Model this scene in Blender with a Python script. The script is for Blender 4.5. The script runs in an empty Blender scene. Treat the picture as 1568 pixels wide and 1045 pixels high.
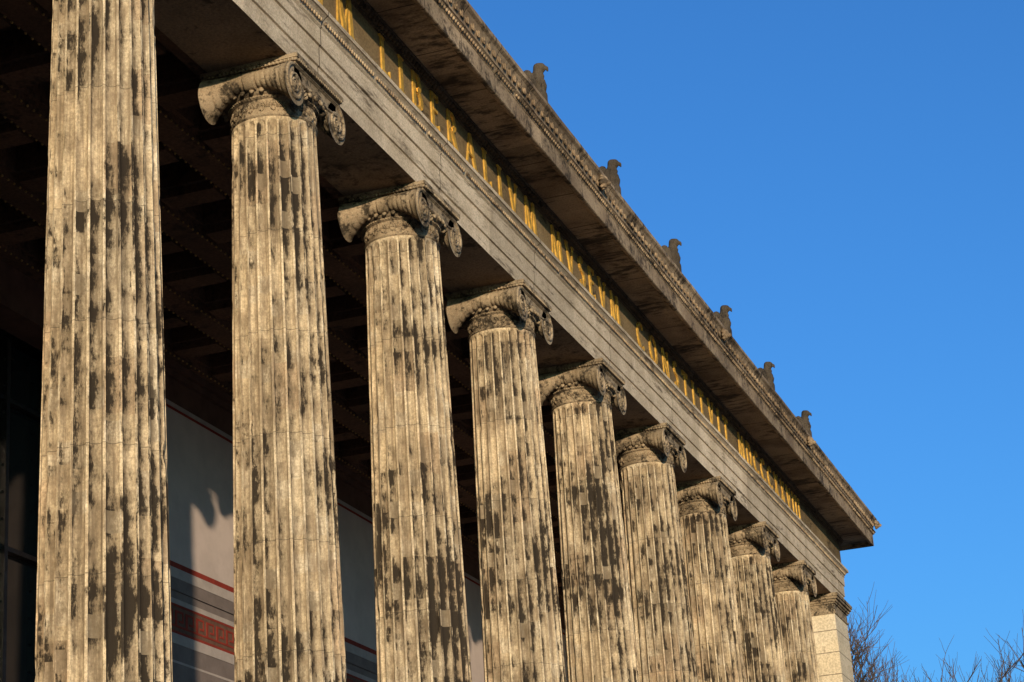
import bpy, bmesh, math, random
from mathutils import Vector, Matrix, noise, Euler
random.seed(7)
C=bpy.context; S=4.5; ZB=3.0; ZN=13.95; ZA=14.66
XR=36.5; XL=-50.0; XC=-6.75
# ---------------------------------------------------------------- helpers
def link(ob,parent=None):
    C.scene.collection.objects.link(ob)
    if parent: ob.parent=parent
    return ob
def empty(name,loc=(0,0,0)):
    e=bpy.data.objects.new(name,None); e.location=loc; e.empty_display_size=.5; return link(e)
def mesh_ob(name,verts,faces,mat=None,parent=None,smooth=False,sharp=None):
    me=bpy.data.meshes.new(name); me.from_pydata(verts,[],faces); me.update()
    if mat: me.materials.append(mat)
    if smooth:
        me.polygons.foreach_set("use_smooth",[True]*len(me.polygons))
        if sharp: me.set_sharp_from_angle(angle=math.radians(sharp))
    return link(bpy.data.objects.new(name,me),parent)
class Geo:
    def __init__(s): s.v=[]; s.f=[]
    def box(s,x0,x1,y0,y1,z0,z1):
        b=len(s.v)
        s.v+=[(x0,y0,z0),(x1,y0,z0),(x1,y1,z0),(x0,y1,z0),(x0,y0,z1),(x1,y0,z1),(x1,y1,z1),(x0,y1,z1)]
        s.f+=[tuple(b+i for i in q) for q in ((0,3,2,1),(4,5,6,7),(0,1,5,4),(1,2,6,5),(2,3,7,6),(3,0,4,7))]
    def ell(s,c,r,nu=8,nv=5,M=None):
        b=len(s.v); c=Vector(c)
        def P(p):
            p=Vector((p[0]*r[0],p[1]*r[1],p[2]*r[2]))
            if M: p=M@p
            return tuple(c+p)
        s.v.append(P((0,0,1)))
        for j in range(1,nv):
            a=math.pi*j/nv
            for i in range(nu):
                t=2*math.pi*i/nu; s.v.append(P((math.sin(a)*math.cos(t),math.sin(a)*math.sin(t),math.cos(a))))
        s.v.append(P((0,0,-1))); e=len(s.v)-1
        for i in range(nu):
            s.f.append((b,b+1+i,b+1+(i+1)%nu)); o=b+1+(nv-2)*nu
            s.f.append((e,o+(i+1)%nu,o+i))
        for j in range(nv-2):
            for i in range(nu):
                o=b+1+j*nu; k=(i+1)%nu
                s.f.append((o+i,o+nu+i,o+nu+k,o+k))
    def rev(s,prof,n,axis='Z',c=(0,0,0)):
        b=len(s.v)
        for (r,h,*o) in prof:
            o=o[0] if o else 0
            for i in range(n):
                t=2*math.pi*i/n
                if axis=='Z': s.v.append((c[0]+r*math.cos(t),c[1]+r*math.sin(t),c[2]+h))
                else: s.v.append((c[0]+r*math.cos(t),c[1]+h,c[2]+r*math.sin(t)+o))
        for j in range(len(prof)-1):
            for i in range(n):
                k=(i+1)%n; o=b+j*n
                q=(o+i,o+k,o+n+k,o+n+i)
                s.f.append(q if axis=='Z' else q[::-1])
        s.f.append(tuple(b+i for i in range(n))[::-1]); o=b+(len(prof)-1)*n
        s.f.append(tuple(o+i for i in range(n)))
    def tube(s,pts,rad,n=6):
        b=len(s.v); m=len(pts)
        for j,p in enumerate(pts):
            p=Vector(p); d=(Vector(pts[min(j+1,m-1)])-Vector(pts[max(j-1,0)])).normalized()
            u=d.orthogonal().normalized() if abs(d.y)>.9 else d.cross(Vector((0,1,0))).normalized(); w=d.cross(u)
            r=rad(j/(m-1)) if callable(rad) else rad
            for i in range(n):
                t=2*math.pi*i/n; s.v.append(tuple(p+u*r*math.cos(t)+w*r*math.sin(t)))
        for j in range(m-1):
            for i in range(n):
                k=(i+1)%n; s.f.append((b+j*n+i,b+j*n+k,b+(j+1)*n+k,b+(j+1)*n+i))
    def ob(s,name,mat,parent=None,smooth=False,sharp=None):
        return mesh_ob(name,s.v,s.f,mat,parent,smooth,sharp)
# ---------------------------------------------------------------- node helpers
class NT:
    def __init__(s,name):
        s.m=bpy.data.materials.new(name); s.m.use_nodes=True; s.t=s.m.node_tree; s.b=s.t.nodes["Principled BSDF"]
        s.b.inputs['Specular IOR Level'].default_value=.12
    def _in(s,sock,v):
        if isinstance(v,bpy.types.NodeSocket): s.t.links.new(v,sock)
        else: sock.default_value=v
    def n(s,typ,ins={},**kw):
        nd=s.t.nodes.new(typ)
        for k,v in kw.items(): setattr(nd,k,v)
        for k,v in ins.items(): s._in(nd.inputs[k],v)
        return nd
    def math(s,op,a,b=0.0,c=0.0,clamp=False):
        nd=s.n('ShaderNodeMath',{0:a,1:b,2:c},operation=op); nd.use_clamp=clamp; return nd.outputs[0]
    def vm(s,op,a,b=(0,0,0)):
        return s.n('ShaderNodeVectorMath',{0:a,1:b},operation=op).outputs[0]
    def noise(s,vec,scale,detail=4,rough=.5):
        return s.n('ShaderNodeTexNoise',{'Vector':vec,'Scale':scale,'Detail':detail,'Roughness':rough}).outputs[0]
    def mr(s,v,a,b,c=0.0,d=1.0,smooth=True):
        return s.n('ShaderNodeMapRange',{0:v,1:a,2:b,3:c,4:d},interpolation_type='SMOOTHSTEP' if smooth else 'LINEAR').outputs[0]
    def mix(s,f,a,b,mode='MIX'):
        nd=s.t.nodes.new('ShaderNodeMix'); nd.data_type='RGBA'; nd.blend_type=mode
        s._in(nd.inputs[0],f); s._in(nd.inputs[6],a if not isinstance(a,tuple) else (*a[:3],1)); s._in(nd.inputs[7],b if not isinstance(b,tuple) else (*b[:3],1))
        return nd.outputs[2]
    def comb(s,x,y,z): return s.n('ShaderNodeCombineXYZ',{0:x,1:y,2:z}).outputs[0]
    def sep(s,v): return s.n('ShaderNodeSeparateXYZ',{0:v}).outputs
    def wn(s,v): return s.n('ShaderNodeTexWhiteNoise',{'Vector':v},noise_dimensions='3D').outputs[0]
    def bump(s,h,strength,dist):
        nd=s.n('ShaderNodeBump',{'Strength':strength,'Distance':dist,'Height':h}); s.t.links.new(nd.outputs[0],s.b.inputs['Normal'])
    def col(s,c,rough=.9): s._in(s.b.inputs['Base Color'],c if not isinstance(c,tuple) else (*c[:3],1)); s.b.inputs['Roughness'].default_value=rough
    def gray(s,v): return s.n('ShaderNodeCombineColor',{0:v,1:v,2:v}).outputs[0]

def column_material():
    N=NT("weathered_sandstone_shaft")
    tc=N.n('ShaderNodeTexCoord'); obj=tc.outputs['Object']; rnd=N.n('ShaderNodeObjectInfo').outputs['Random']
    off=N.comb(N.math('MULTIPLY',rnd,371.),N.math('MULTIPLY',rnd,193.),N.math('MULTIPLY',rnd,57.))
    P=N.vm('ADD',obj,off)
    u,v,_=N.sep(tc.outputs['UV'])
    fl=N.math('FLOOR',u)
    colr=N.wn(N.comb(fl,N.math('MULTIPLY',rnd,91.),3.))
    vc=N.math('FLOOR',N.math('ADD',N.math('DIVIDE',v,.24),N.math('MULTIPLY',colr,5.)))
    cell=N.wn(N.comb(fl,vc,N.math('MULTIPLY',rnd,77.)))
    fl2=N.math('FLOOR',N.math('DIVIDE',u,2.)); colr2=N.wn(N.comb(fl2,N.math('MULTIPLY',rnd,31.),9.))
    vc2=N.math('FLOOR',N.math('ADD',N.math('DIVIDE',v,.62),N.math('MULTIPLY',colr2,3.)))
    cell2=N.wn(N.comb(fl2,vc2,N.math('MULTIPLY',rnd,17.)))
    drum=N.math('FLOOR',N.math('DIVIDE',v,1.37)); dr=N.wn(N.comb(drum,N.math('MULTIPLY',rnd,55.),1.))
    b=N.mix(N.mr(N.noise(P,.9,4,.6),.35,.65),(.70,.535,.335),(.56,.42,.255))
    b=N.mix(N.mr(dr,0,1,0,.5),b,(.56,.455,.31))
    b=N.mix(N.mr(cell,.80,.81,0,.5,False),b,(.76,.63,.45))
    b=N.mix(N.mr(cell2,.86,.865,0,.5,False),b,(.52,.34,.20))
    fine=N.noise(P,30,5,.75)
    b=N.mix(1.0,b,N.gray(N.mr(fine,.3,.7,.60,1.22)),'MULTIPLY')
    med=N.noise(N.vm('MULTIPLY',P,(1.,1.,.45)),4.6,5,.7)
    b=N.mix(N.mr(med,.42,.64,0,.72),b,(.27,.19,.115))
    st=N.noise(N.vm('MULTIPLY',P,(15,15,.45)),1.0,4,.65)
    b=N.mix(N.mr(st,.48,.66,0,.7),b,(.17,.12,.075))
    n1=N.noise(N.vm('MULTIPLY',P,(1.,1.,.55)),1.25,3,.6)
    n2=N.noise(N.vm('MULTIPLY',P,(1.,1.,.36)),11.0,6,.78)
    nf=N.noise(N.comb(N.math('MULTIPLY',fl,3.71),N.math('MULTIPLY',v,2.6),N.math('MULTIPLY',rnd,63.)),1.0,4,.65)
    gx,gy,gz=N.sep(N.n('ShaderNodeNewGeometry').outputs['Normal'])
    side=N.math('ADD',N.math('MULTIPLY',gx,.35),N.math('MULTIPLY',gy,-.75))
    s=N.math('MULTIPLY',n1,.44)
    s=N.math('ADD',s,N.math('MULTIPLY',n2,.42)); s=N.math('ADD',s,N.math('MULTIPLY',nf,.14))
    s=N.math('ADD',s,N.math('MULTIPLY',cell,.04)); s=N.math('ADD',s,N.math('MULTIPLY',cell2,.05))
    s=N.math('ADD',s,N.math('MULTIPLY',side,.085)); s=N.math('ADD',s,N.math('MULTIPLY',dr,.03))  # weather-side soot, also painting shade into the flutes on that side
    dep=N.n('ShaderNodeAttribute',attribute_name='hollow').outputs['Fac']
    s=N.math('ADD',s,N.math('MULTIPLY',dep,.022))  # hollows gather more soot, partly as painted groove shade
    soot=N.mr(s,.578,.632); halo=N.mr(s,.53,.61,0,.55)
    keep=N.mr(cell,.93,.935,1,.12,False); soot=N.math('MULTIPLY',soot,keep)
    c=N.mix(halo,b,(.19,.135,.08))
    c=N.mix(N.math('MULTIPLY',dep,N.mr(s,.42,.60,.10,.65)),c,(.09,.064,.038))  # darkens flute hollows: soot plus groove shade put into the colour
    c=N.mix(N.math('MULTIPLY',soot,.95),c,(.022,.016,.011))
    fr=N.math('ABSOLUTE',N.math('SUBTRACT',N.math('FRACT',N.math('DIVIDE',v,1.37)),.5))
    j=N.mr(fr,.4955,.498,0,.65)
    c=N.mix(j,c,(.05,.038,.026))
    N.col(c,.92)
    h=N.math('ADD',N.math('MULTIPLY',fine,.6),N.math('MULTIPLY',n2,.4))
    h=N.math('ADD',h,N.math('MULTIPLY',cell2,.12))
    N.bump(h,.6,.02); return N.m

def stone(name,a,b,soot,amount=.5,scale=1.,joint=None,zjoint=None,bumps=.6,stretch=(1,1,1),rim=.9):
    N=NT(name); tc=N.n('ShaderNodeTexCoord'); obj=tc.outputs['Object']
    rnd=N.n('ShaderNodeObjectInfo').outputs['Random']
    P=N.vm('ADD',obj,N.comb(N.math('MULTIPLY',rnd,71.),N.math('MULTIPLY',rnd,39.),N.math('MULTIPLY',rnd,13.)))
    c=N.mix(N.mr(N.noise(P,.8*scale,3,.6),.35,.65),a,b)
    fine=N.noise(P,24*scale,4,.7)
    c=N.mix(1.0,c,N.gray(N.mr(fine,.3,.7,.72,1.2)),'MULTIPLY')
    Ps=N.vm('MULTIPLY',P,stretch)
    s=N.math('ADD',N.math('MULTIPLY',N.noise(Ps,1.3*scale,4,.65),.55),N.math('MULTIPLY',N.noise(Ps,7*scale,4,.7),.45))
    th=.68-.22*amount
    c=N.mix(N.mr(s,th-.05,th+.07,0,rim),c,soot)
    h=N.math('ADD',N.math('MULTIPLY',fine,.5),s)
    x,y,z=N.sep(obj)
    if joint:
        t=N.math('DIVIDE',N.math('ADD',x,200.+joint[1]),joint[0])
        cellx=N.math('FLOOR',N.math('ADD',t,.5)); k=N.wn(N.comb(cellx,1.,2.))
        c=N.mix(1.0,c,N.gray(N.mr(k,0,1,.68,1.15,False)),'MULTIPLY')
        w=.008/joint[0]
        jj=N.mr(N.math('ABSOLUTE',N.math('SUBTRACT',N.math('FRACT',t),.5)),.5-2*w,.5-w,0,.85)
        c=N.mix(jj,c,tuple(q*.3 for q in soot))
    if zjoint:
        t=N.math('DIVIDE',z,zjoint); w=.008/zjoint
        k=N.wn(N.comb(N.math('FLOOR',N.math('ADD',t,.5)),N.math('FLOOR',N.math('DIVIDE',N.math('ADD',y,N.math('MULTIPLY',N.math('FLOOR',N.math('ADD',t,.5)),.7)),1.4)),2.))
        c=N.mix(1.0,c,N.gray(N.mr(k,0,1,.8,1.12,False)),'MULTIPLY')
        jj=N.mr(N.math('ABSOLUTE',N.math('SUBTRACT',N.math('FRACT',t),.5)),.5-2*w,.5-w,0,.8)
        c=N.mix(jj,c,tuple(q*.3 for q in soot))
    N.col(c,.92); N.bump(h,bumps,.025); return N.m
def plain(name,c,rough=.8,metal=0.,var=.25,scale=6):
    N=NT(name); o=N.n('ShaderNodeTexCoord').outputs['Object']; n=N.noise(o,scale,5,.65)
    N.col(N.mix(1.0,c,N.gray(N.mr(n,.3,.7,1-var,1+var*.5)),'MULTIPLY'),rough); N.b.inputs['Metallic'].default_value=metal
    N.bump(n,.2,.01); return N.m

M_shaft=column_material()
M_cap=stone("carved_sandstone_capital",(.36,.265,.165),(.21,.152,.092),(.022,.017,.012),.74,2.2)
M_arch=stone("architrave_sandstone",(.66,.52,.36),(.52,.40,.265),(.15,.108,.07),.45,1.6,joint=(4.5,2.25),stretch=(.3,1,1.8))
M_egg=stone("architrave_moulding_sandstone",(.46,.34,.21),(.30,.21,.13),(.05,.036,.024),.55,1.6)
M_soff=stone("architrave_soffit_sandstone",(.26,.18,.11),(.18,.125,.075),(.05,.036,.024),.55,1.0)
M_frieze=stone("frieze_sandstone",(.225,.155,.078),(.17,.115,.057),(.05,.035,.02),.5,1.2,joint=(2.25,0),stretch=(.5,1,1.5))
M_corn=stone("cornice_sandstone",(.38,.27,.165),(.22,.15,.09),(.034,.025,.017),.66,1.1,joint=(1.5,.4),stretch=(1,.35,1))
M_dark=stone("dark_moulding",(.14,.10,.062),(.085,.062,.04),(.025,.019,.013),.6,2.)  # darker tone than the cornice stone, for bed moulding and roof slab
M_anta=stone("anta_sandstone",(.70,.575,.40),(.60,.475,.31),(.26,.19,.12),.3,.8,zjoint=.62)
M_statue=stone("eagle_sandstone",(.085,.064,.043),(.05,.038,.026),(.018,.014,.011),.6,3.)
M_ceil=stone("painted_ceiling_timber",(.17,.092,.055),(.11,.062,.038),(.04,.026,.018),.5,.8,bumps=.2)
M_gold=plain("gilded_bronze",(.86,.50,.10),.38,.5,.35,9)
M_bead=plain("dull_gilding",(.50,.31,.11),.5,.3,.4,8)
M_wall=plain("pale_plaster",(.52,.42,.36),.85,0,.12,1.2)
M_red=plain("red_paint",(.24,.035,.022),.8,0,.2,5)
M_grey=plain("grey_stone_panel",(.19,.15,.13),.7,0,.2,2)
M_white=plain("white_stone_band",(.40,.335,.29),.75,0,.15,3)
M_brown=plain("brown_painted_frieze",(.12,.065,.045),.8,0,.3,2)
M_meander=plain("ochre_meander_ground",(.14,.072,.048),.8)
M_metal=plain("dark_bronze_frame",(.05,.045,.04),.45,.6,.3,4)
M_pave=stone("granite_paving",(.30,.27,.23),(.24,.22,.19),(.13,.12,.10),.3,.5,joint=(1.2,0))
def glass():
    N=NT("dark_window_glass"); N.col((.012,.016,.016),.08); N.b.inputs['Specular IOR Level'].default_value=.5; return N.m
M_glass=glass()

museum=empty("neoclassical_museum_building")
# ---------------------------------------------------------------- column shaft
def shaft_mesh():
    NF=24; ts=[-1,-.94,-.78,-.45,0,.45,.78,.94,1]; m=len(ts); ff=.82
    zs=[ZB+.45+i*(ZN-.25-ZB-.45)/110 for i in range(111)]+[ZN-.25+.25*k/12 for k in range(1,13)]
    V=[];H=[];U=[]
    for z in zs:
        t=(z-ZB)/(ZN-ZB); r=.715-.153*t**1.3
        wl=2*math.pi*r/NF*ff/2
        for f in range(NF):
            for tt in ts:
                a=2*math.pi*(f+.5+tt*ff/2)/NF
                lim=ZN-.05-wl*(1-math.sqrt(max(0,1-tt*tt)))*1.0
                e=min(1,max(0,(lim-z)/.05))
                lim0=ZB+.52+wl*(1-math.sqrt(max(0,1-tt*tt)))
                if z<lim0: e=0
                d=.93*wl*math.sqrt(max(0,1-tt*tt))*math.sqrt(e)
                q=Vector((math.cos(a)*3,math.sin(a)*3,z*1.0))
                ch=noise.noise(q*3.1)+.5*noise.noise(q*9.)
                rr=r-d-(max(0,ch-.33)*.05 if abs(tt)>.9 else 0)+.001*noise.noise(q*6)
                V.append((rr*math.cos(a),rr*math.sin(a),z)); H.append(math.sqrt(max(0,1-tt*tt))*e); U.append((f+.5+tt*ff/2,z))
    n=NF*m; F=[];
    for j in range(len(zs)-1):
        for i in range(n):
            k=(i+1)%n; F.append((j*n+i,j*n+k,(j+1)*n+k,(j+1)*n+i))
    me=bpy.data.meshes.new("fluted_shaft"); me.from_pydata(V,[],F); me.update()
    at=me.attributes.new("hollow",'FLOAT','POINT'); at.data.foreach_set("value",H)
    uv=me.uv_layers.new(name="UVMap"); dat=[]
    for j in range(len(zs)-1):
        for i in range(n):
            k=(i+1)%n
            for a,b in ((i,j),(k,j),(k,j+1),(i,j+1)):
                uu,vv=U[b*n+a]
                if i==n-1 and a==0: uu+=NF
                dat+=[uu,vv]
    uv.data.foreach_set("uv",dat)
    me.materials.append(M_shaft); me.polygons.foreach_set("use_smooth",[True]*len(me.polygons)); me.set_sharp_from_angle(angle=math.radians(32))
    return me
def capital_mesh():
    g=Geo(); hz=14.25; XV=.67; YV=.62; RV=.30
    r0=.555
    g.rev([(r0-.02,ZN-.02),(r0+.02,ZN),(r0+.03,ZN+.015),(r0+.02,ZN+.03),(r0-.015,ZN+.04),(r0+.0,ZN+.25),(r0+.03,ZN+.26),(r0+.045,ZN+.28),(r0+.03,ZN+.30),(r0+.05,ZN+.31),(r0+.09,ZN+.34),(r0+.12,ZN+.38),(r0+.12,ZN+.42),(r0+.05,ZN+.47),(.4,ZN+.5)],64)
    for k in range(30):
        a=2*math.pi*k/30
        M=Matrix.Rotation(a,3,'Z')@Matrix.Rotation(math.radians(-30),3,'Y')
        g.ell((math.cos(a)*(r0+.10),math.sin(a)*(r0+.10),ZN+.35),(.032,.040,.062),8,6,M)
    for k in range(80):
        a=2*math.pi*k/80; g.ell((math.cos(a)*(r0+.035),math.sin(a)*(r0+.035),ZN+.28),(.02,.018,.02),5,4)
    for k in range(22):
        a=2*math.pi*k/22
        for q in range(-2,3):
            an=q*.55; L=.095-.012*abs(q)
            cx=math.sin(an)*.055; cz=math.cos(an)*.055+ZN+.125
            aa=a+cx/r0
            M=Matrix.Rotation(aa,3,'Z')@Matrix.Rotation(-an,3,'X')
            g.ell((math.cos(aa)*(r0-.002),math.sin(aa)*(r0-.002),cz),(.020,.011,L*.6),5,4,M)
        pts=[]
        for q in range(9):
            t=q/8*2*math.pi; aa=a+math.pi/22+math.cos(t)*.032/r0
            pts.append((math.cos(aa)*(r0+.0),math.sin(aa)*(r0+.0),ZN+.14+math.sin(t)*.055))
        g.tube(pts,.011,5)
    for sx in (-1,1):
        prof=[]
        for j in range(57):
            y=-YV+2*YV*j/56; t=abs(y)/YV
            r=.105+.185*t**2.1
            if t<.13: r+=.02
            elif .93>t: r+=.012*abs(math.sin(t*24))-.006
            if t>.965: r=RV-.004
            prof.append((r,y,(RV-r)*.95))
        g.rev(prof,36,'Y',(sx*XV,0,hz))
        for sy in (-1,1):
            pts=[]; n=78
            for j in range(n):
                q=j/(n-1); th=math.pi/2 - q*2*math.pi*2.6; rr=(RV-.018)*math.exp(-1.75*q)
                pts.append((sx*XV+sx*rr*math.cos(th), sy*(YV+.004), hz+rr*math.sin(th)))
            g.tube(pts,lambda q:.028-.013*q,6)
            g.ell((sx*XV,sy*(YV+.01),hz),(.042,.03,.042),10,6)
    for sy in (-1,1):
        y0,y1=(-YV,-.3) if sy<0 else (.3,YV)
        n=16; b=len(g.v)
        for j in range(n+1):
            x=-XV+2*XV*j/n; zb=hz+.12-.05*math.cos(x/XV*math.pi/2)
            for (yy,zz) in ((y0,zb),(y1,zb),(y1,hz+RV-.01),(y0,hz+RV-.01)): g.v.append((x,yy,zz))
        for j in range(n):
            for q in range(4):
                r=(q+1)%4; g.f.append((b+j*4+q,b+(j+1)*4+q,b+(j+1)*4+r,b+j*4+r))
        yf=sy*(YV+.004)
        g.tube([(-XV+2*XV*j/16,yf,hz+.12-.05*math.cos((-1+2*j/16)*math.pi/2)) for j in range(17)],.02,6)
        g.tube([(-XV+2*XV*j/16,yf,hz+RV-.022) for j in range(17)],.022,6)
        for sx in (-1,1):
            for q in range(4):
                g.ell((sx*(XV-.30-.035*q),sy*(YV-.03),hz+.07-.03*q),(.05-.005*q,.04,.02),6,4,Matrix.Rotation(sx*(.5+.3*q),3,'Y'))
    g.box(-.66,.66,-.50,.50,ZN+.44,14.53)
    g.box(-.70,.70,-.655,.655,14.525,14.56)
    g.box(-.73,.73,-.69,.69,14.56,14.60); g.box(-.745,.745,-.705,.705,14.60,14.657)
    for sy in (-1,1):
        for k in range(26): g.ell((-.70+1.4*(k+.5)/26,sy*.70,14.572),(.022,.02,.026),6,4)
        for k in range(24): g.ell((sy*.742,-.66+1.32*(k+.5)/24,14.572),(.02,.022,.026),6,4)
    me_ob=g.ob("ionic_capital",M_cap,None,True,40); me=me_ob.data; bpy.data.objects.remove(me_ob); return me
def base_mesh():
    g=Geo(); g.box(-.98,.98,-.98,.98,ZB,ZB+.16)
    g.rev([(.96,ZB+.16),(1.0,ZB+.2),(.98,ZB+.26),(.88,ZB+.28),(.82,ZB+.32),(.84,ZB+.36),(.9,ZB+.38),(.9,ZB+.42),(.80,ZB+.45),(.74,ZB+.47),(.72,ZB+.5)],64)
    o=g.ob("attic_base",M_shaft,None,True,40); me=o.data; bpy.data.objects.remove(o); return me
SM,CM,BM=shaft_mesh(),capital_mesh(),base_mesh()
for i in range(-10,8):
    e=bpy.data.objects.new("ionic_column",None); link(e,museum); e.location=(S*i,0,0)
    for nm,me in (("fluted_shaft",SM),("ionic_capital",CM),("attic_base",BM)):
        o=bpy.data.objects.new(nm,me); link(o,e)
        if nm=="fluted_shaft": o.rotation_euler=(0,0,math.radians(15*((i*7+3)%24)))
# ---------------------------------------------------------------- entablature
def sweep(name,prof,mat,jit=.004,ymax=34,smooth=False):
    V=[];F=[];n=len(prof)
    k=int((XR-XL)/.5)
    stations=[lambda o:(XL-o,ymax),lambda o:(XL-o,6.),lambda o:(XL-o,-o)]
    for q in range(1,k):
        x=XL+(XR-XL)*q/k; stations.append(lambda o,x=x:(x,-o))
    stations.append(lambda o:(XR+o,-o))
    for y in (1,2,3.5,6,10,ymax): stations.append(lambda o,y=y:(XR+o,y))
    for si,s in enumerate(stations):
        for pi,(o,z) in enumerate(prof):
            x,y=s(o); q=Vector((x*.9+pi*7.3,y*.9,z*2))
            V.append((x,y+jit*noise.noise(q*2.1),z+jit*.7*noise.noise(q*2.7+Vector((9,9,9)))))
    for j in range(len(stations)-1):
        for i in range(n-1):
            F.append((j*n+i,(j+1)*n+i,(j+1)*n+i+1,j*n+i+1))
    return mesh_ob(name,V,F,mat,museum,smooth,35 if smooth else None)
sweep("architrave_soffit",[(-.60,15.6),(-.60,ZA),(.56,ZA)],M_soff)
sweep("architrave",[(.56,ZA),(.56,14.93),(.588,14.94),(.588,15.24),(.618,15.25),(.618,15.50),(.628,15.51),(.645,15.525),(.628,15.54),(.64,15.56),(.66,15.60),(.70,15.64),(.73,15.66),(.75,15.665),(.75,15.73),(.72,15.755),(.60,15.78)],M_arch)
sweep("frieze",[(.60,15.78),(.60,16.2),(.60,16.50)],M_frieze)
sweep("cornice_bed_moulding",[(.60,16.50),(.63,16.505),(.63,16.53),(.67,16.55),(.70,16.60),(.73,16.615),(.73,16.64)],M_dark)
sweep("cornice_soffit_and_corona",[(.73,16.64),(1.0,16.64),(1.36,16.64),(1.38,16.55),(1.42,16.52),(1.46,16.52),(1.475,16.53),(1.475,16.84),(1.48,16.85)],M_corn,.007)
sweep("cornice_sima",[(1.48,16.85),(1.495,16.87),(1.51,16.90),(1.54,16.93),(1.56,16.94),(1.56,16.965),(1.505,16.97),(1.505,17.0),(1.51,17.08),(1.54,17.17),(1.58,17.24),(1.62,17.27),(1.63,17.28),(1.63,17.35),(1.59,17.37),(1.1,17.37),(.6,17.45),(-3,18.0)],M_corn,.009)
def rowx(g,o,z,r,step,x0,x1,M=None,nu=6,nv=4):
    k=int((x1-x0)/step)
    for q in range(k+1):
        if random.random()<.02: continue
        s=random.uniform(.85,1.08)
        g.ell((x0+q*step,-o,z),tuple(c*s for c in r),nu,nv,M)
    k=int(5/step)
    for q in range(k): g.ell((XR+o,-o+.06+q*step,z),(r[1],r[0],r[2]),nu,nv)
X0=-14
g=Geo()
rowx(g,.672,15.60,(.030,.022,.036),.075,X0,XR+.6)
rowx(g,.628,15.525,(.022,.014,.012),.055,X0,XR+.6,None,5,4)
g.ob("architrave_egg_moulding",M_egg,museum,True)
g=Geo(); rowx(g,.69,16.565,(.036,.045,.05),.11,X0,XR+.6)
rowx(g,.635,16.515,(.025,.02,.016),.07,X0,XR+.6,None,5,4)
g.ob("cornice_leaf_moulding",M_dark,museum,True)
g=Geo(); rowx(g,1.515,16.90,(.034,.028,.034),.095,X0,XR+1.5)
x=X0
while x<XR+1.5:
    for q in (-1,0,1): g.ell((x+q*.05,-1.54-.01*(q==0),17.12+.015*(q==0)),(.014,.02,.07-.015*abs(q)),5,4,Matrix.Rotation(q*.45,3,'Y'))
    x+=.24
g.ob("sima_carving",M_corn,museum,True)
g=Geo()
for k in range(-1,4):
    x=10.5+9*k
    if x>XR: x=XR+1.45
    g.ell((x,-1.64,17.15),(.10,.09,.12),10,7); g.ell((x,-1.72,17.11),(.05,.06,.05),8,6)
    for q in range(9):
        a=q/9*2*math.pi; g.ell((x+.09*math.cos(a),-1.61,17.15+.11*math.sin(a)),(.035,.04,.035),6,4)
g.ob("lion_head_spouts",M_corn,museum,True)
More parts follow.
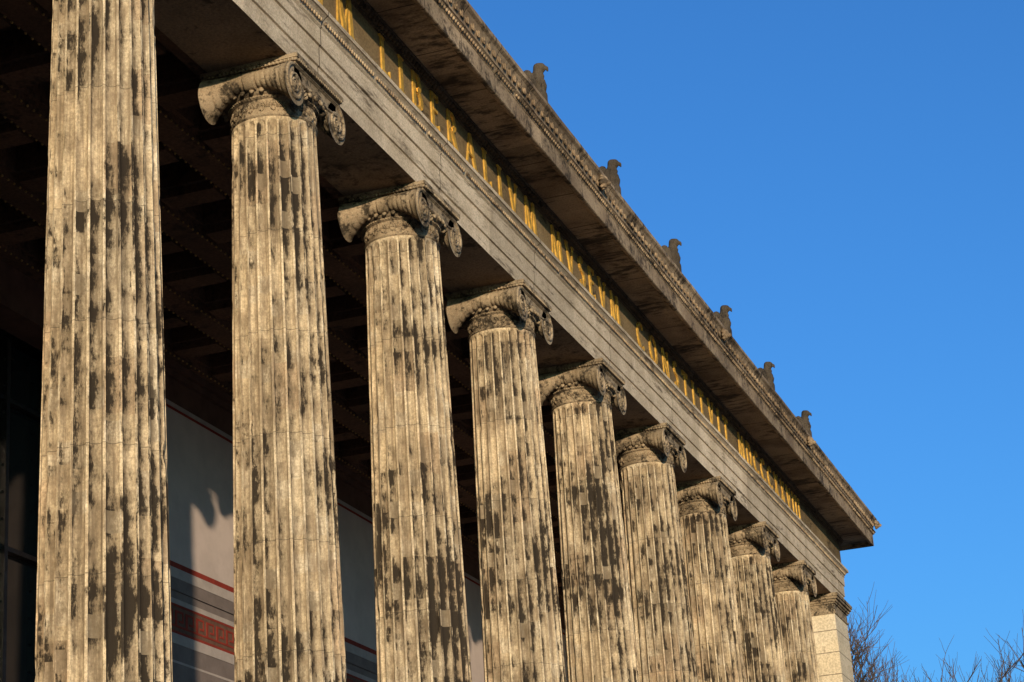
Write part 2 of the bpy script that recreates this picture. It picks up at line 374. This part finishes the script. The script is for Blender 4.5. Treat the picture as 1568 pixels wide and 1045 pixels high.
# ---------------------------------------------------------------- inscription
T,t_=.17,.085
def arc(cx,cz,rx,rz,a0,a1,n=10,wf=None):
    out=[]
    for i in range(n):
        a=math.radians(a0+(a1-a0)*i/n); b=math.radians(a0+(a1-a0)*(i+1)/n); m=(a+b)/2
        w=t_+(T-t_)*abs(math.cos(m))
        out.append((cx+rx*math.cos(a),cz+rz*math.sin(a),cx+rx*math.cos(b),cz+rz*math.sin(b),w))
    return out
def ser(x,z,w=.16): return [(x-w,z,x+w,z,.055)]
b0,b1=.03,.97
LT={
'I':(.16,[(.08,0,.08,1,T)]+ser(.08,b0)+ser(.08,b1)),
'L':(.55,[(.1,0,.1,1,T),(.1,.04,.52,.04,t_),(.52,0,.52,.2,.05)]+ser(.1,b1)),
'E':(.52,[(.1,0,.1,1,T),(.1,.04,.5,.04,t_),(.1,.96,.48,.96,t_),(.1,.52,.42,.52,t_),(.5,0,.5,.17,.05),(.48,.83,.48,1,.05)]),
'F':(.5,[(.1,0,.1,1,T),(.1,.96,.48,.96,t_),(.1,.52,.42,.52,t_),(.48,.8,.48,1,.05)]+ser(.1,b0)),
'T':(.66,[(.33,0,.33,1,T),(0,.96,.66,.96,t_),(.02,.8,.02,1,.05),(.64,.8,.64,1,.05)]+ser(.33,b0)),
'M':(.92,[(.06,0,.14,1,t_),(.14,1,.45,0,T),(.45,0,.76,1,t_),(.76,1,.86,0,T)]+ser(.06,b0,.1)+ser(.86,b0,.12)),
'V':(.72,[(.05,1,.37,0,T),(.37,0,.68,1,t_)]+ser(.06,b1,.12)+ser(.67,b1,.1)),
'A':(.74,[(.05,0,.37,1,t_),(.37,1,.69,0,T),(.17,.36,.57,.36,.07)]+ser(.05,b0,.1)+ser(.69,b0,.12)),
'N':(.78,[(.1,0,.1,1,t_),(.1,1,.7,0,T),(.7,0,.7,1,t_)]+ser(.08,b0,.1)+ser(.7,b1,.1)),
'H':(.78,[(.1,0,.1,1,T),(.7,0,.7,1,T),(.1,.5,.7,.5,t_)]+ser(.1,b0)+ser(.1,b1)+ser(.7,b0)+ser(.7,b1)),
'X':(.74,[(.08,1,.66,0,T),(.08,0,.66,1,t_)]+ser(.08,b0,.1)+ser(.66,b1,.1)),
'R':(.66,[(.1,0,.1,1,T),(.28,.5,.64,0,T),(.1,.96,.26,.96,t_),(.1,.5,.26,.5,t_)]+arc(.26,.73,.27,.23,90,-90)+ser(.1,b0)),
'B':(.6,[(.1,0,.1,1,T),(.1,.96,.26,.96,t_),(.1,.53,.26,.53,t_),(.1,.04,.26,.04,t_)]+arc(.26,.745,.24,.215,90,-90)+arc(.26,.285,.30,.245,90,-90)),
'D':(.78,[(.1,0,.1,1,T),(.1,.96,.3,.96,t_),(.1,.04,.3,.04,t_)]+arc(.3,.5,.42,.46,90,-90,14)),
'O':(.9,arc(.45,.5,.39,.46,0,360,22)),
'Q':(.9,arc(.45,.5,.39,.46,0,360,22)+[(.5,.1,.9,-.15,.1)]),
'C':(.78,arc(.45,.5,.39,.46,48,312,18)),
'G':(.82,arc(.45,.5,.39,.46,48,312,18)+[(.74,.08,.74,.45,T)]),
'S':(.52,arc(.27,.74,.2,.22,40,270,10)+arc(.25,.27,.22,.24,90,-150,10)),
}
gi=Geo(); ZL0=15.885; HL=.60
def word(w,xa,xb):
    tot=sum(LT[c][0] for c in w)*HL; gap=((xb-xa)-tot)/max(1,len(w)-1); x=xa
    for c in w:
        wd,st=LT[c]
        for k,(ax,az,bx,bz,th) in enumerate(st):
            a=Vector((x+ax*HL,0,ZL0+az*HL)); b=Vector((x+bx*HL,0,ZL0+bz*HL)); d=(b-a).normalized(); n=Vector((d.z,0,-d.x))*th*HL/2
            if len(st)>12: a-=d*.004; b+=d*.004
            yf=-.63-.0013*(k%7); yb=-.602
            bI=len(gi.v)
            for yy in (yf,yb):
                for p in (a-n,b-n,b+n,a+n): gi.v.append((p.x,yy,p.z))
            gi.f+=[tuple(bI+q for q in f) for f in ((0,1,2,3),(7,6,5,4),(0,4,5,1),(1,5,6,2),(2,6,7,3),(3,7,4,0))]
        x+=wd*HL+gap
word("LIBERALIVM",2.45,9.45); word("MVSEVM",10.35,14.55); word("CONSTITVIT",15.85,23.45); word("MDCCCXXVIII",24.5,31.4)
word("ARTIVM",-2.6,1.4); word("ET",-4.8,-3.5); word("OMNIGENAE",-12.2,-5.8); word("ANTIQVITATIS",-21,-13.2); word("STVDIO",-26.2,-22); word("III",-28.3,-27.2); word("GVILHELMVS",-36.6,-29.4); word("FRIDERICVS",-44.6,-37.8)
gi.ob("gilded_inscription",M_gold,museum)
# ---------------------------------------------------------------- antae / side walls
for x0,x1 in ((XR-1.3,XR+.56),(XL-.56,XL+1.3)):
    g=Geo(); g.box(x0,x1,-.56,33,ZB,14.1); g.ob("anta_wall",M_anta,museum)
    g=Geo()
    for e,z0,z1 in ((.03,14.1,14.16),(.012,14.16,14.38),(.05,14.38,14.43),(.09,14.43,14.50),(.14,14.50,14.57),(.17,14.57,14.655)):
        g.box(x0-e,x1+e,-.56-e,33+e,z0,z1)
    for k in range(22): g.ell((x0-.06,-.55+k*.11,14.46),(.04,.035,.045),6,4)
    for k in range(17): g.ell((x0+.02+k*.11,-.62,14.46),(.035,.04,.045),6,4)
    g.ob("anta_capital",M_cap,museum)
# ---------------------------------------------------------------- porch interior
YW=6.5; XO=7.0; XO2=2*XC-XO
for nm,xa,xb in (("right",XO,XR-1.3),("left",XL+1.3,XO2)):
    def bands(mat,name,items):
        g=Geo()
        for z0,z1,pr in items: g.box(xa,xb,YW-pr,YW+.2,z0,z1)
        g.ob(name,mat,museum)
    bands(M_wall,"porch_back_wall",[(11.06,13.9,0.0)])
    bands(M_red,"red_painted_lines",[(13.9,13.95,.004),(10.96,11.06,.006),(9.78,9.83,.006),(10.27,10.31,.006)])
    bands(M_white,"white_bands",[(13.95,14.03,.02),(10.78,10.96,.01),(10.31,10.40,.01),(9.60,9.78,.01),(9.26,9.30,.005),(8.66,8.70,.005)])
    bands(M_grey,"grey_wall_panels",[(10.40,10.54,0),(10.60,10.78,0),(9.3,9.6,0.0),(8.7,9.26,.0),(8.1,8.66,0),(ZB,8.06,0),(8.06,8.1,-.01),(10.54,10.60,.03)])
    bands(M_brown,"painted_wall_frieze",[(14.03,14.5,0),(14.5,14.62,.08),(14.62,14.75,.16)])
    bands(M_meander,"meander_ground",[(9.83,10.27,.0)])
    g=Geo(); x=xa+.05
    while x<xb-.45:
        y0,y1=YW-.008,YW+.01
        for (a,b,c,d) in ((0,.36,.0,.035),(.0,.035,.035,.30),(.035,.27,.265,.30),(.235,.27,.1,.265),(.11,.235,.1,.135),(.36,.395,.0,.30)):
            g.box(x+a,x+b,y0,y1,9.90+c,9.90+d)
        x+=.395
    g.ob("meander_pattern",M_red,museum)
g=Geo()
for x in (XO,XO2): g.box(x-.45 if x==XO else x,x if x==XO else x+.45,YW-.06,YW+1.6,ZB,14.03)
g.ob("opening_piers",M_grey,museum)
g=Geo(); g.box(XO2,XO,YW,YW+.6,14.03,14.76); g.ob("opening_lintel",M_brown,museum)
g=Geo(); g.box(XO2+.45,XO-.45,YW+.9,YW+.93,ZB,14.03); g.ob("loggia_glazing",M_glass,museum)
g=Geo(); x=XO2+.6
while x<XO-.4:
    g.box(x-.05,x+.05,YW+.72,YW+.90,ZB,14.03)
    z=ZB+.3
    while z<14: g.ell((x-.055,YW+.78,z),(.03,.03,.03),6,4); z+=.45
    x+=1.25
for z in (5.5,8.,10.5,13.): g.box(XO2+.45,XO-.45,YW+.77,YW+.895,z-.04,z+.04)
g.ob("loggia_glazing_frame",M_metal,museum)
# coffered ceiling
g=Geo(); zc=14.76; zt=15.35
g.box(XL+1,XR-1,.6,YW+1.6,zt,zt+.1)
ys=[.62,2.0,3.5,5.0,6.45]
for k,y in enumerate(ys):
    w=.22
    y0=max(.603,y-w); y1=min(YW+.6,y+w); g.box(XL+1.3,XR-1.3,y0,y1,zc,zt-.002)
    if k<len(ys)-1: g.box(XL+1.3,XR-1.3,y1,y1+.08,zc+.14,zt-.002)
    if k>0: g.box(XL+1.3,XR-1.3,y0-.08,y0,zc+.14,zt-.002)
xs=[]; k=-34
while True:
    xx=S*k/3
    if xx>XR-1.7: break
    if xx>XL+1.7: xs.append(xx)
    k+=1
for xx in xs:
    for a,b in zip(ys[:-1],ys[1:]):
        y0=a+.302; y1=b-.302
        g.box(xx-.22,xx+.22,y0,y1,zc+.004,zt-.004)
        g.box(xx-.30,xx-.22,y0,y1,zc+.14,zt-.004); g.box(xx+.22,xx+.30,y0,y1,zc+.14,zt-.004)
g.ob("coffered_ceiling",M_ceil,museum)
g=Geo()
for y in ys[1:]:
    for dy in (-.225,.225):
        x=-12.
        while x<XR-1.3: g.ell((x,y+dy,zc-.004),(.028,.02,.02),5,4); x+=.16
g.ob("ceiling_gilded_beads",M_bead,museum)
g=Geo(); g.box(XL-.4,XR+.4,YW+1.7,33,ZB,15.3); g.ob("museum_body",M_grey,museum)
g=Geo(); g.box(XL-.5,XR+.5,-.3,33,17.3,17.36); g.ob("roof_slab",M_dark,museum)
g=Geo(); g.box(XL-1.6,XR+1.6,-1.5,34,0,ZB)
for x in (XC-12.5,XC+11.5): g.box(x,x+1.2,-7.3,-1.5,0,ZB-.2)
for k in range(17): g.box(XC-11.3,XC+11.5,-1.5-.34*(17-k),-1.5,.0+.1765*k if k else 0,.1765*(k+1)-.004)
g.ob("podium_and_steps",M_pave,museum)
# ---------------------------------------------------------------- eagles
def eagle_mesh():
    g=Geo()
    g.ell((0,.04,.70),(.22,.24,.42),14,10); g.ell((0,-.02,.98),(.17,.18,.24),12,8); g.ell((0,-.03,1.18),(.125,.135,.19),10,8)
    g.ell((0,-.07,1.35),(.11,.14,.11),12,8)
    g.ell((0,-.20,1.33),(.04,.07,.045),8,6); g.ell((0,-.25,1.29),(.025,.028,.05),8,6)
    for s in (-1,1):
        g.ell((s*.25,.14,1.10),(.08,.14,.15),10,8); g.ell((s*.27,.13,.80),(.075,.19,.40),10,8,Matrix.Rotation(s*.06,3,'Y')@Matrix.Rotation(.2,3,'X'))
        g.ell((s*.24,.22,.45),(.06,.10,.36),8,6,Matrix.Rotation(.3,3,'X'))
        g.ell((s*.12,-.1,.36),(.09,.11,.2),8,6); g.ell((s*.12,-.12,.18),(.05,.05,.14),8,6)
        for q in (-1,0,1): g.ell((s*.12+q*.045,-.2,.1),(.025,.09,.03),6,4)
    g.ell((0,.27,.32),(.13,.07,.32),8,6,Matrix.Rotation(.35,3,'X'))
    o=g.ob("tmp",M_statue); md=o.modifiers.new("r",'REMESH'); md.mode='VOXEL'; md.voxel_size=.02; md.use_smooth_shade=True
    C.view_layer.update(); dg=C.evaluated_depsgraph_get(); me=bpy.data.meshes.new_from_object(o.evaluated_get(dg)); bpy.data.objects.remove(o)
    for v in me.vertices:
        v.co+=v.normal*.014*noise.noise(v.co*14)
    bm=bmesh.new(); bm.from_mesh(me)
    for (hw,hd,z0,z1) in ((.36,.36,-.18,-.02),(.31,.31,-.02,.08)):
        r=bmesh.ops.create_cube(bm,size=1); bmesh.ops.scale(bm,vec=(2*hw,2*hd,z1-z0),verts=r['verts']); bmesh.ops.translate(bm,vec=(0,0,(z0+z1)/2),verts=r['verts'])
    bm.to_mesh(me); bm.free()
    if not me.materials: me.materials.append(M_statue)
    return me
EM=eagle_mesh()
for i in range(-10,8):
    o=bpy.data.objects.new("eagle_statue",EM); link(o); o.location=(S*i-.12,-1.02,17.53); o.rotation_euler=(0,0,0); o.scale=(.85,.85,.95)
# ---------------------------------------------------------------- bare trees
M_bark=stone("tree_bark",(.15,.105,.078),(.10,.072,.055),(.05,.036,.028),.5,2.)
def tree(name,loc,h,seed,spread=.5):
    rg=random.Random(seed); g=Geo()
    def br(p,d,L,r,lv):
        n=4 if lv<3 else 3; pts=[p.copy()]; q=p.copy(); dd=d.copy()
        for k in range(n):
            dd=(dd+Vector((rg.uniform(-1,1),rg.uniform(-1,1),rg.uniform(-.3,.7)))*.16).normalized(); q=q+dd*L/n; pts.append(q.copy())
        g.tube(pts,lambda t:r*(1-.45*t),7 if lv<2 else (5 if lv<4 else 3))
        if lv>=6 : return
        m=(7,5,5,4,4,3)[lv]
        for k in range(m):
            t=rg.uniform(.3,1) if lv else rg.uniform(.45,1); i=min(n-1,int(t*n)); o=pts[i].lerp(pts[i+1],t*n-i)
            a=Vector((rg.uniform(-1,1),rg.uniform(-1,1),rg.uniform(-.1,.9))); a=(a-dd*a.dot(dd)).normalized()
            nd=(dd*rg.uniform(.7,1.)+a*rg.uniform(.5,1.)*spread*1.6).normalized()
            nd=(nd+Vector((0,0,.12))).normalized()
            br(o,nd,L*rg.uniform(.58,.75),max(.006,r*.53),lv+1)
    br(Vector((0,0,-.1)),Vector((0,0,1)),h*.33,h*.019,0)
    zs=sorted(v[2] for v in g.v); zm=zs[int(len(zs)*.997)]; g.v=[(x*h/zm,y*h/zm,z*h/zm) for x,y,z in g.v]
    o=g.ob(name,M_bark,None,True); o.location=loc; return o
tree("bare_tree",(60,2.2,0),18.0,3); tree("bare_tree",(64,1.1,0),17.7,11)
# ---------------------------------------------------------------- ground
g=Geo(); g.v=[(-3000,-3000,-.004),(3000,-3000,-.004),(3000,3000,-.004),(-3000,3000,-.004)]; g.f=[(0,1,2,3)]
g.ob("ground",M_pave)
# ---------------------------------------------------------------- light
th=math.radians(26.0); el=math.radians(6.9)
sd=Vector((-math.cos(th)*math.cos(el),-math.sin(th)*math.cos(el),math.sin(el)))
L=bpy.data.lights.new("sun",'SUN'); L.energy=5.0; L.angle=math.radians(.5); L.color=(1,.82,.60)
lo=link(bpy.data.objects.new("sun",L)); lo.rotation_euler=(-sd).to_track_quat('-Z','Y').to_euler(); lo.location=(-60,-40,40)
w=bpy.data.worlds.new("World"); C.scene.world=w; w.use_nodes=True; nt=w.node_tree
sk=nt.nodes.new('ShaderNodeTexSky'); sk.sky_type='NISHITA'; sk.sun_disc=False; sk.sun_elevation=el; sk.sun_rotation=math.atan2(sd.x,sd.y)
sk.altitude=0; sk.air_density=1.0; sk.dust_density=1.6; sk.ozone_density=2.2
mx=nt.nodes.new('ShaderNodeMix'); mx.data_type='RGBA'; mx.blend_type='MULTIPLY'; mx.inputs[0].default_value=1; mx.inputs[7].default_value=(.40,.98,1.72,1)
nt.links.new(sk.outputs[0],mx.inputs[6])
nt.links.new(mx.outputs[2],nt.nodes['Background'].inputs[0]); nt.nodes['Background'].inputs[1].default_value=.15
# ---------------------------------------------------------------- camera
cd=bpy.data.cameras.new("camera"); co=link(bpy.data.objects.new("camera",cd)); C.scene.camera=co
cd.sensor_width=36; cd.lens=3254.83/1568*36; cd.clip_end=6000
co.rotation_euler=(1.92005,.0659,-1.23107); co.location=(-23.39988,-10.76542,1.49364)
C.scene.view_settings.view_transform='Standard'; C.scene.view_settings.look='None'; C.scene.view_settings.exposure=0
